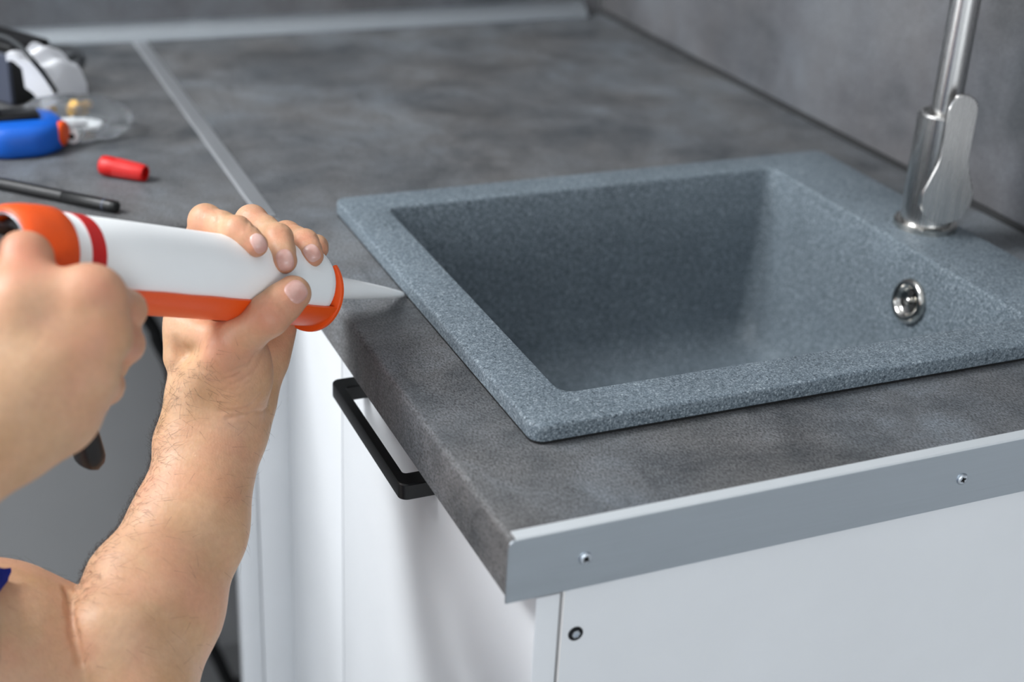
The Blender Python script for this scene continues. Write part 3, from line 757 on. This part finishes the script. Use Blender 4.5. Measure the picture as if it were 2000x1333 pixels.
ca = thing('sealant_cartridge', tuple(gd(-.15, 0)), 'white sealant cartridge with a red band, lying in the orange gun', 'cartridge')
MB().lathe(G_F, G_AX, [(-.2635, 0), (-.2635, .0246), (-.262, .0253), (-.20, .0255), (-.0420, .0255), (-.0372, .0249), (-.0342, .0232), (-.0328, .0200), (-.0322, .0092), (-.0200, .0088), (-.0200, 0)], 72).obj('tube', M['cartridge'], ca, True, .8)
MB().lathe(G_F, G_AX, [(-.2468, .0254), (-.2467, .02566), (-.2366, .02566), (-.2365, .0254)], 72, ring=True).obj('label_band', M['red_label'], ca, True, .9)
nz_ = [(-.0215, .0094), (-.0140, .0094), (-.0135, .0082), (.005, .0073), (.030, .0058), (.050, .0044), (.062, .0033), (.0715, .0023), (.0742, .0019), (.0746, .0013), (.070, .0010), (.070, 0)]
MB().lathe(G_F, G_AX, nz_, 32).obj('nozzle', M['nozzle'], ca, True, .7)

# ---------------------------------------------------------------- the person
pe = thing('person', (-.55, -.17, -.8998), 'person in a blue short-sleeved shirt kneeling beside the cabinet, both hands holding the sealant gun', 'person')
FL = left_arm(); VL, QL = surface(FL)
FR = right_arm(); VR, QR = surface(FR)
SHL = np.array([-.455, -.01, -.055]); SHR = np.array([-.475, -.34, -.055])
def torso_field(pad=0.0, body=True):
    F = Field((-.82, -.45, -.905), (-.10, .14, .32), .0065)
    mid = -.17
    if body:
        for q in ((-.60, mid, -.60), (-.57, mid, -.42), (-.52, mid, -.22), (-.49, mid, -.08)): pass
        add(F, cone((-.60, mid, -.62), (-.56, mid, -.40), .150 + pad, .135 + pad, .8, (1, 0, .1)), .05)
        add(F, cone((-.56, mid, -.42), (-.50, mid, -.16), .140 + pad, .165 + pad, .68, (1, 0, .2)), .06)
        add(F, cone(SHL + (-.01, -.04, 0), SHR + (-.01, .04, 0), .060 + pad, .060 + pad), .06)
        add(F, cone((-.485, mid, -.05), (-.455, mid, .05), .060 + pad * .5, .052 + pad * .3), .04)
    return F
B = torso_field()
add(B, cone(SHL, (-0.2747, 0.1469, -0.1003), .052, .047), .03)
elR = np.array([-.435, -.085, .015])
add(B, cone(SHR, elR, .052, .043), .03)
add(B, cone((-.455, -.17, .05), (-.435, -.17, .11), .052, .054), .02)
# head
hc = np.array([-.425, -.17, .185]); fw = np.array([.96, .16, -.24]); fw /= np.linalg.norm(fw); lf = np.cross((0, 0, 1), fw); lf /= np.linalg.norm(lf); uh = np.cross(fw, lf)
hp = lambda a, b, c: hc + fw * a + lf * b + uh * c
add(B, ball(hp(-.012, 0, .020), (.098, .076, .090), (fw, lf, uh)), .02)
add(B, ball(hp(.030, 0, -.045), (.058, .056, .066), (fw, lf, uh)), .03)
add(B, ball(hp(.066, 0, -.094), (.020, .022, .016), (fw, lf, uh)), .03)
for s in (-1, 1):
    add(B, ball(hp(.086, s * .033, .004), .016), .012, sub=True)
    add(B, ball(hp(-.004, s * .078, -.012), (.020, .010, .032), (fw, lf, uh)), .006)
    add(B, ball(hp(.060, s * .040, -.030), (.026, .022, .022), (fw, lf, uh)), .03)
add(B, cone(hp(.088, 0, .008), hp(.108, 0, -.032), .0085, .013), .012)
add(B, ball(hp(.090, 0, -.062), (.012, .026, .006), (fw, lf, uh)), .006)
add(B, ball(hp(.089, 0, -.072), (.012, .022, .007), (fw, lf, uh)), .006)
for s in (-1, 1):
    add(B, cone((-.58, -.17 + s * .09, -.66), (-.20, -.17 + s * .13, -.815), .085, .060), .05)
    add(B, cone((-.21, -.17 + s * .13, -.835), (-.62, -.17 + s * .11, -.835), .052, .040), .03)
    add(B, cone((-.62, -.17 + s * .11, -.835), (-.72, -.17 + s * .11, -.86), .036, .028), .02)
VB, QB = surface(B)
nL, nR = len(VL), len(VR)
body = mesh_obj('body', np.concatenate([VL, VR, VB]), np.concatenate([QL, QR + nL, QB + nL + nR]), M['skin'], pe)
# skin is redder over the knuckles and at the finger ends
flush = np.zeros(len(VL) + len(VR) + len(VB), np.float32)
for c_, r_, a_ in (((-0.1055, 0.2464, 0.1051), .009, .55), ((-0.0909, 0.2219, 0.1060), .008, .5), ((-0.0834, 0.2096, 0.0985), .010, .6), ((-0.0713, 0.2694, 0.0929), .009, .5), ((-0.0625, 0.2350, 0.0930), .008, .55), ((-0.0646, 0.2148, 0.0830), .010, .7), ((-0.0449, 0.2808, 0.0749), .009, .5), ((-0.0391, 0.2569, 0.0784), .008, .6), ((-0.0400, 0.2381, 0.0744), .009, .7), ((-0.0265, 0.2721, 0.0673), .009, .6), ((-0.0822, 0.1887, 0.0624), .012, .5), ((-0.0647, 0.1963, 0.0711), .011, .45), ((-0.1063, 0.2056, 0.0346), .014, .4)):
    d_ = np.linalg.norm(VL - np.array(c_), axis=1); flush[:len(VL)] = np.maximum(flush[:len(VL)], a_ * np.exp(-(d_ / (r_ * 1.15)) ** 2))
for c_, r_, a_ in (((-0.2230, 0.1178, 0.1486), .018, .7), ((-0.1939, 0.0869, 0.1382), .014, .4), ((-0.1963, 0.0741, 0.1190), .014, .35), ((-0.1789, 0.1078, 0.1100), .014, .5), ((-0.1810, 0.1011, 0.0956), .014, .4)):
    d_ = np.linalg.norm(VR - np.array(c_), axis=1); s_ = slice(len(VL), len(VL) + len(VR)); flush[s_] = np.maximum(flush[s_], a_ * np.exp(-(d_ / (r_ * 1.15)) ** 2))
body.data.attributes.new('flush', 'FLOAT', 'POINT').data.foreach_set('value', flush)
S_ = torso_field(.012)
add(S_, cone(SHL, (-0.2470, 0.1508, -0.1129), .066, .0590), .04)
add(S_, cone(SHR, SHR * .45 + elR * .55, .066, .060), .04)
add(S_, ball((-.44, -.17, .060), (.075, .070, .045)), .01, sub=True)
cut(S_, (-0.2442, 0.1464, -0.0568), (.83, -.50, -.235), (-.42, -.02, -.30), (-.10, .14, .05))
V_, Q_ = surface(S_); tag(mesh_obj('shirt', V_, Q_, M['shirt'], pe), 'blue short-sleeved jersey shirt')
T_ = Field((-.82, -.45, -.905), (-.08, .14, -.40), .0065)
add(T_, cone((-.60, -.17, -.62), (-.57, -.17, -.48), .166, .160, .82, (1, 0, .1)), .04)
for s in (-1, 1):
    add(T_, cone((-.58, -.17 + s * .09, -.66), (-.20, -.17 + s * .13, -.815), .098, .072), .05)
    add(T_, cone((-.21, -.17 + s * .13, -.830), (-.62, -.17 + s * .11, -.836), .064, .052), .03)
V_, Q_ = surface(T_); mesh_obj('trousers', V_, Q_, M['jeans'], pe)
for s in (-1, 1):
    f = Field((-.84, -.45, -.905), (-.55, .14, -.75), .0055)
    add(f, cone((-.645, -.17 + s * .11, -.845), (-.755, -.17 + s * .11, -.855), .045, .042), .02)
    add(f, cone((-.74, -.17 + s * .11, -.83), (-.765, -.17 + s * .11, -.875), .040, .022), .03)
    V_, Q_ = surface(f); mesh_obj('shoe', V_, Q_, M['shoe'], pe)
    ey = MB().lathe(hp(.072, s * .033, .004), fw, [(-.0125, 0), (-.0105, .007), (-.005, .0112), (0, .0122), (.005, .0112), (.0085, .0090), (.0108, .0060), (.0122, 0)], 20).obj('eye', M['eye'], pe, True, 3)
    MB().lathe(hp(.072, s * .033, .004), fw, [(.0108, .0058), (.0116, .0056), (.0128, 0)], 20).obj('iris', M['hair'], ey, True, 3)
hf = Field((-.60, -.32, .05), (-.28, -.02, .33), .005)
add(hf, ball(hp(-.018, 0, .030), (.104, .083, .093), (fw, lf, uh)), .01)
add(hf, ball(hp(.075, 0, -.030), (.070, .095, .085), (fw, lf, uh)), .015, sub=True)
add(hf, ball(hp(-.02, 0, -.11), (.12, .12, .075), (fw, lf, uh)), .01, sub=True)
V_, Q_ = surface(hf); tag(mesh_obj('hair', V_, Q_, M['hair'], pe), 'short brown hair')

# finger nails of the front hand, laid on the finger surface
def nail(p0, p1, q1, wd, ln):
    p0, p1, q1 = (np.array(v, float) for v in (p0, p1, q1))
    d = p1 - p0; c = FL.trace(p0, d, .09); n = FL.grad(c); l = q1 - p1; l = l - n * (l @ n); l /= np.linalg.norm(l); b = np.cross(n, l)
    V = []; Fc = []; RN, SN = 6, 28
    for i in range(RN + 1):
        r = i / RN
        for j in range(SN):
            a = 2 * math.pi * j / SN; ca, sa = math.cos(a), math.sin(a)
            x = math.copysign(abs(ca) ** .72, ca) * r * ln / 2; y = math.copysign(abs(sa) ** .72, sa) * r * wd / 2
            if x < 0: y *= 1 - .10 * (x / (ln / 2)) ** 2
            P = c + l * x + b * y + n * .006
            P = FL.trace(P, -n, .02); g = FL.grad(P)
            V.append(P + g * (.00070 if r < .93 else (.00055 if r < 1 else -.0003)))
    for i in range(RN):
        for j in range(SN):
            k = (j + 1) % SN; Fc.append((i * SN + j, (i + 1) * SN + j, (i + 1) * SN + k, i * SN + k))
    mesh_obj('fingernail', V, Fc, M['nail'], pe)
for a in NAILS: nail(*a)

# hair on the forearm and the back of the wrist
def arm_hair(n):
    Wp = np.array((-0.1063, 0.2370, -0.0326)); El = np.array((-0.1986, 0.1142, -0.1519)); ax = El - Wp; L = np.linalg.norm(ax); ax = ax / L
    side = np.array([.9187, -.3923, .0461]); V = []; Fc = []
    i = RNG.integers(0, len(VL), n * 14); P = VL[i]; t = (P - Wp) @ ax / L; G = FL.grad(P)
    s = -(G @ side)                                    # +1 on the thumb (outer) side
    dens = np.clip(.05 + 1.1 * np.clip(s, -.2, 1), .02, 1) * np.clip((t + .12) / .12, 0, 1) * np.clip((.98 - t) / .25, 0, 1)
    ok = RNG.random(len(P)) < dens * .55; P, G, t = P[ok][:n], G[ok][:n], t[ok][:n]
    for p, g in zip(P, G):
        dr = -ax * .35 + np.cross(g, ax) * .75 * (1 if RNG.random() < .8 else -.4) + ax * .75 * RNG.random() + RNG.normal(0, .28, 3)
        dr = dr - g * (dr @ g); dr /= np.linalg.norm(dr) + 1e-9
        ln = RNG.uniform(.005, .0125); w = .00007
        b = np.cross(g, dr); k0 = len(V)
        for u_ in (0, .4, .75, 1):
            q = p + dr * ln * u_ + g * (.0003 + ln * .30 * u_ * (1.25 - u_ * .7)); ww = w * (1 - .8 * u_)
            V += [q + b * ww, q - b * ww * .5 + g * ww * .87, q - b * ww * .5 - g * ww * .87]
        for r in range(3):
            for m_ in range(3):
                k = (m_ + 1) % 3; Fc.append((k0 + r * 3 + m_, k0 + r * 3 + k, k0 + r * 3 + 3 + k, k0 + r * 3 + 3 + m_))
    o = mesh_obj('arm_hair', V, Fc, M['body_hair'], pe); o['kind'] = 'stuff'; return o
arm_hair(3400)

# ---------------------------------------------------------------- loose things on the other worktop
# red nozzle cap
a = np.array((-0.1139, 0.6443, 0.0088)); b = np.array((-0.0816, 0.6164, 0.0072)); d = b - a; ln = np.linalg.norm(d)
cp = thing('nozzle_cap', (float(a[0]), float(a[1]), 0), 'small red plastic nozzle cap lying on the worktop beside the black pen', 'cap')
MB().lathe(a, d, [(0, 0), (0, .0070), (.0010, .0082), (.0030, .0088), (.0105, .0088), (.0125, .0084), (ln * .6, .0078), (ln - .001, .0072), (ln, .0068), (ln, .0056), (ln - .02, .0052), (ln - .02, 0)], 36).obj('shell', M['red'], cp, True, .6)
mb = MB(); dn = d / ln; u1 = np.cross(dn, (0, 0, 1)); u1 /= np.linalg.norm(u1); u2 = np.cross(u1, dn)
for k in range(16):
    a_ = 2 * math.pi * k / 16; r_ = u1 * math.cos(a_) + u2 * math.sin(a_)
    if r_[2] < -.85: continue
    mb.tube([a + dn * .014 + r_ * .0082, b - dn * .003 + r_ * .0070], [.0006, .0005], 6)
rb = mb.obj('grip_ribs', M['red'], cp, True, .8)
# black pen
a = np.array((-0.2153, 0.6448, 0.0052)); b = np.array((-0.1171, 0.5464, 0.0052)); d = b - a; ln = np.linalg.norm(d)
pn = thing('marker_pen', (float(b[0]), float(b[1]), 0), 'slim black marker pen lying on the worktop between the tape measure and the gun', 'pen')
MB().lathe(a, d, [(0, 0), (0, .0040), (.001, .0050), (ln * .62, .0052), (ln * .62 + .0005, .0048)], 28).obj('barrel', M['black_plastic'], pn, True, .6)
MB().lathe(a, d, [(ln * .62, .0048), (ln * .62 + .0006, .0052), (ln - .006, .0052), (ln - .0012, .0049), (ln, .0042), (ln, 0)], 28).obj('pen_cap', M['black'], pn, True, .6)
MB().lathe(a, d, [(ln - .013, .0051), (ln - .0128, .00535), (ln - .0112, .00535), (ln - .011, .0051)], 28).obj('cap_ring', M['slate'], pn, True, .6)
# tape measure
tc = np.array([-.1735, .737, 0])
tm = thing('tape_measure', tuple(tc), 'blue tape measure with a black clip and an orange button, lying on the worktop', 'tape measure')
L = []
for z, e in ((.0002, .006), (.0012, .0030), (.005, .0006), (.012, -.0004), (.028, -.0004), (.036, .0010), (.0415, .0045), (.0445, .0100), (.0455, .0180)):
    z *= .64; L.append(rrect(tc[0] - .041 + e, tc[0] + .041 - e, tc[1] - .036 + e, tc[1] + .036 - e, .0345 - e, z, 12))
MB().loft(L).obj('case', M['blue'], tm, True, .7)
ob = np.array([.85, -.53, 0]); ob /= np.linalg.norm(ob); oc = tc + np.array([.0330, -.0125, .0150])
side = np.array([-ob[1], ob[0], 0]); loops = []
for off, sc_ in ((0, .96), (.0055, 1), (.0072, .93), (.0080, .78), (.0082, .4)):
    loops.append([oc + ob * off + side * (.0105 * sc_ * math.cos(2 * math.pi * k / 28)) + np.array([0, 0, .0115 * sc_ * math.sin(2 * math.pi * k / 28)]) for k in range(28)])
tag(MB().loft(loops).obj('lock_button', M['orange'], tm, True, .8), 'oval orange lock button')
clip = MB().box(tc[0] - .040, tc[0] + .019, tc[1] - .013, tc[1] + .014, .0288, .0335, .0015); clip.box(tc[0] - .036, tc[0] - .014, tc[1] - .009, tc[1] + .008, .0333, .0375, .0012)
tag(clip.obj('belt_clip', M['black'], tm, True, .6), 'black belt clip')
# clear bag of fittings
def blob(c, rx, ry, rz, amp, seed, name, m, label, cat):
    rg = np.random.default_rng(seed); ph = rg.uniform(0, 6.28, (14, 3)); fr = rg.normal(0, 1, (14, 3)) * 3.2; V = []; Fc = []; NU, NV = 44, 26
    for j in range(NV + 1):
        for i in range(NU):
            th = 2 * math.pi * i / NU; f = math.pi * j / NV
            q = np.array([math.sin(f) * math.cos(th), math.sin(f) * math.sin(th), math.cos(f)])
            dd = sum(abs(math.sin(float(fr[k] @ q) + ph[k, 0])) - .5 for k in range(14)) / 14
            q = q * (1 + amp * dd); z = q[2] * rz
            V.append((c[0] + q[0] * rx, c[1] + q[1] * ry, max(.0004, c[2] + z)))
    for j in range(NV):
        for i in range(NU):
            k = (i + 1) % NU; Fc.append((j * NU + i, (j + 1) * NU + i, (j + 1) * NU + k, j * NU + k))
    o = mesh_obj(name, V, Fc, m, None, True, (c[0], c[1], 0)); return tag(o, label, cat)
bgc = (-0.1320, 0.7635, 0.0120)
blob((bgc[0] + .010, bgc[1] + .004, .013), .048, .035, .019, .9, 3, 'clear_bag', M['film'], 'crumpled clear plastic bag holding brass screws and white plugs behind the blue tape measure', 'plastic bag')
def wood_screw(p, d, ln, label):
    p = np.array(p, float); d = np.array(d, float); d /= np.linalg.norm(d)
    t = thing('brass_screw', (p[0], p[1], max(0, p[2] - .004)), label, 'screw', 'brass screws in the clear bag')
    prof = [(0, 0), (0, .0042), (.0012, .0042), (.0042, .0018)]; k = .0045
    while k < ln - .004: prof += [(k, .0014), (k + .0007, .0021), (k + .0014, .0014)]; k += .0018
    prof += [(ln, .0002)]
    MB().lathe(p, d, prof, 16).obj('shank', M['brass'], t, True, .9)
    MB().prism([p - d * .0002 + np.cross(d, (0, 0, 1)) * x * .003 + np.array([0, 0, y]) for x, y in ((-1, -.0005), (1, -.0005), (1, .0005), (-1, .0005))], d * .0004).obj('slot', M['gap'], t, False)
wood_screw((-0.1201, 0.7613, 0.0300), (.30, .5, -.45), .030, 'brass screw standing highest in the clear bag')
wood_screw((-0.1380, 0.7577, 0.0260), (-.5, .6, -.35), .028, 'brass screw nearest to the black case in the clear bag')
wood_screw((-0.1224, 0.7775, 0.0160), (.8, .5, -.15), .026, 'brass screw lying lowest in the clear bag')
for i, (u_, r_, lb) in enumerate((((-0.1326, 0.7540, 0.0090), .3, 'white ribbed wall plug touching the tape measure in the clear bag'), ((-0.1214, 0.7415, 0.0090), 1.1, 'white ribbed wall plug at the near end of the clear bag'), ((-0.1111, 0.7548, 0.0100), -.5, 'white ribbed wall plug farthest from the tape measure'), ((-0.1256, 0.7387, 0.0190), .0, 'white ribbed wall plug on top of the others'))):
    p = np.array(u_, float); d = np.array([math.cos(r_), math.sin(r_), 0]); p = p - d * .014
    t = thing('wall_plug', (p[0], p[1], max(0, p[2] - .006)), lb, 'wall plug', 'wall plugs in the clear bag')
    MB().lathe(p, d, [(0, 0), (0, .0070), (.0015, .0070), (.002, .0054), (.008, .0056), (.0085, .0050), (.012, .0055), (.0125, .0048), (.017, .0052), (.0175, .0045), (.027, .0036), (.028, 0)], 20).obj('sleeve', M['cartridge'], t, True, .5)
    MB().lathe(p, d, [(-.0004, 0), (-.0004, .0026), (.0002, .0026)], 16).obj('bore', M['gap'], t, True, .5)
# dark case, with a white glove over it and a cord across
k0 = np.array((-0.1635, 0.8665, 0.0000)); k1 = np.array((-0.1255, 0.8897, 0.0000)); e1 = k1 - k0; e1[2] = 0; ln1 = np.linalg.norm(e1); e1 /= ln1; e2 = np.array([-e1[1], e1[0], 0]); e2 = e2 if e2[0] < 0 else -e2
bx = thing('tool_case', (float(k0[0] + e2[0] * .05), float(k0[1] + e2[1] * .05), 0), 'black and slate plastic tool case standing behind the tape measure, half under a white cloth', 'case')
def boxp(o, a, b, la, lb, z0, z1, bev): 
    m = MB(); lp = []
    for z, s in ((z0, bev), (z0 + bev, 0), (z1 - bev, 0), (z1, bev)):
        lp.append([np.array([*(o + a * x + b * y)[:2], z]) for x, y in ((s, s), (la - s, s), (la - s, lb - s), (s, lb - s))])
    return m.loft(lp)
boxp(k0, e1, e2, ln1 + .010, .11, .0003, .052, .002).obj('case_body', M['black_plastic'], bx, True, .5)
nrm = -e1
boxp(k0 + nrm * .004 - e2 * .0, e2, -nrm, .11, .0038, .0020, .052, .001).obj('end_face', M['slate'], bx, True, .5)
boxp(k0 + e1 * .004 + e2 * .004, e1, e2, ln1 + .002, .102, .0522, .058, .002).obj('lid', M['black_plastic'], bx, True, .5)
A_, B_, C_, D_ = (np.array(v) for v in ((-0.1706, 0.8195, 0.0620), (-0.1400, 0.8432, 0.0620), (-0.0945, 0.8574, 0.0300), (-0.1313, 0.8074, 0.0300)))
V = []; NU, NV = 40, 26; rg = np.random.default_rng(8)
def clothp(u, v, up):
    p = (A_ * (1 - u) + D_ * u) * (1 - v) + (B_ * (1 - u) + C_ * u) * v
    s = u ** 1.0; z = (p[2] * 1.0) + .008 * math.sin(math.pi * min(1, u)) * (.6 + .4 * v) - .012 * max(0, u - .85) / .15 + .0025 * math.sin(9 * v + 3 * u) + .002 * math.sin(14 * u - 5 * v)
    return (p[0], p[1], (max(.0008, z) if up else max(.0006, min(z - .004, .0595 if u < .35 else z - .022 - .03 * (u - .35)))) + up)
for up in (.0034, 0):
    for i in range(NU + 1):
        for j in range(NV + 1): V.append(clothp(i / NU, j / NV, up))
n1 = (NU + 1) * (NV + 1); Fc = []
for i in range(NU):
    for j in range(NV):
        q = i * (NV + 1) + j; Fc.append((q, q + NV + 1, q + NV + 2, q + 1)); Fc.append((n1 + q, n1 + q + 1, n1 + q + NV + 2, n1 + q + NV + 1))
bd = [i * (NV + 1) for i in range(NU + 1)] + [NU * (NV + 1) + j for j in range(1, NV + 1)] + [i * (NV + 1) + NV for i in range(NU - 1, -1, -1)] + [j for j in range(NV - 1, 0, -1)]
for q in range(len(bd)): r = (q + 1) % len(bd); Fc.append((bd[q], n1 + bd[q], n1 + bd[r], bd[r]))
tag(mesh_obj('cloth', V, Fc, M['cloth'], None, True, tuple((A_ + C_) / 2), .9), 'white cotton cloth slipping off the dark tool case onto the worktop', 'cloth')
cd = [(-0.1905, 0.8417, 0.0800), (-0.1706, 0.8173, 0.0820), (-0.1608, 0.7805, 0.0820), (-0.1543, 0.7468, 0.0780), (-0.1446, 0.7585, 0.0620), (-0.1330, 0.7971, 0.0360), (-0.1241, 0.8529, 0.0125)]
cd2 = [(-0.1241, 0.8529, 0.0125), (-0.1142, 0.8967, 0.0036), (-0.0875, 0.9861, 0.0036), (-0.0773, 1.0313, 0.0036), (-0.0821, 1.0640, 0.0036), (-0.1036, 1.0690, 0.0036), (-0.1186, 1.0543, 0.0036), (-0.1174, 1.0275, 0.0036), (-0.0991, 1.0189, 0.0036), (-0.0804, 1.0365, 0.0036)]
cdo = thing('power_cord', (-0.1292, 1.0397, 0.0000), 'thin dark cord looped behind and over the white cloth', 'cord')
MB().tube(spline(cd, 8), .0023, 10).obj('cord', M['cord'], cdo, True, 3)
MB().tube(spline(cd2[2:], 8), .0023, 10).obj('cord', M['cord'], cdo, True, 3)
# black hose hanging in the open bay under the left-hand worktop
hs = [(0, 0, 0), (-0.0223, 1.0600, -0.3361), (-0.0095, 1.0600, -0.3732), (0.0046, 1.0600, -0.4172), (0.0136, 1.0600, -0.5022), (0.0168, 1.0500, -0.6061), (0.0212, 1.0400, -0.7232), (0.0273, 1.0300, -0.8160), (0.0376, 1.0200, -0.8526), (0.0510, 1.0100, -0.8897)]
hs[0] = (hs[1][0] - .085, 1.06, -.200); hs.insert(0, (hs[1][0] - .125, 1.06, -.0392))
e_ = hs[-1]; hs += [(e_[0] + .02, 1.0, -.885), (e_[0] + .10, .96, -.8905), (e_[0] + .25, .90, -.8905)]
hs = [(x, y, max(z, -.8905)) for x, y, z in hs]
tag(MB().tube(spline(hs, 8), .0088, 14).obj('drain_hose', M['rubber'], None, True, 3, (hs[0][0], hs[0][1], -.9)), 'black flexible hose hanging in the open bay under the worktop', 'hose')
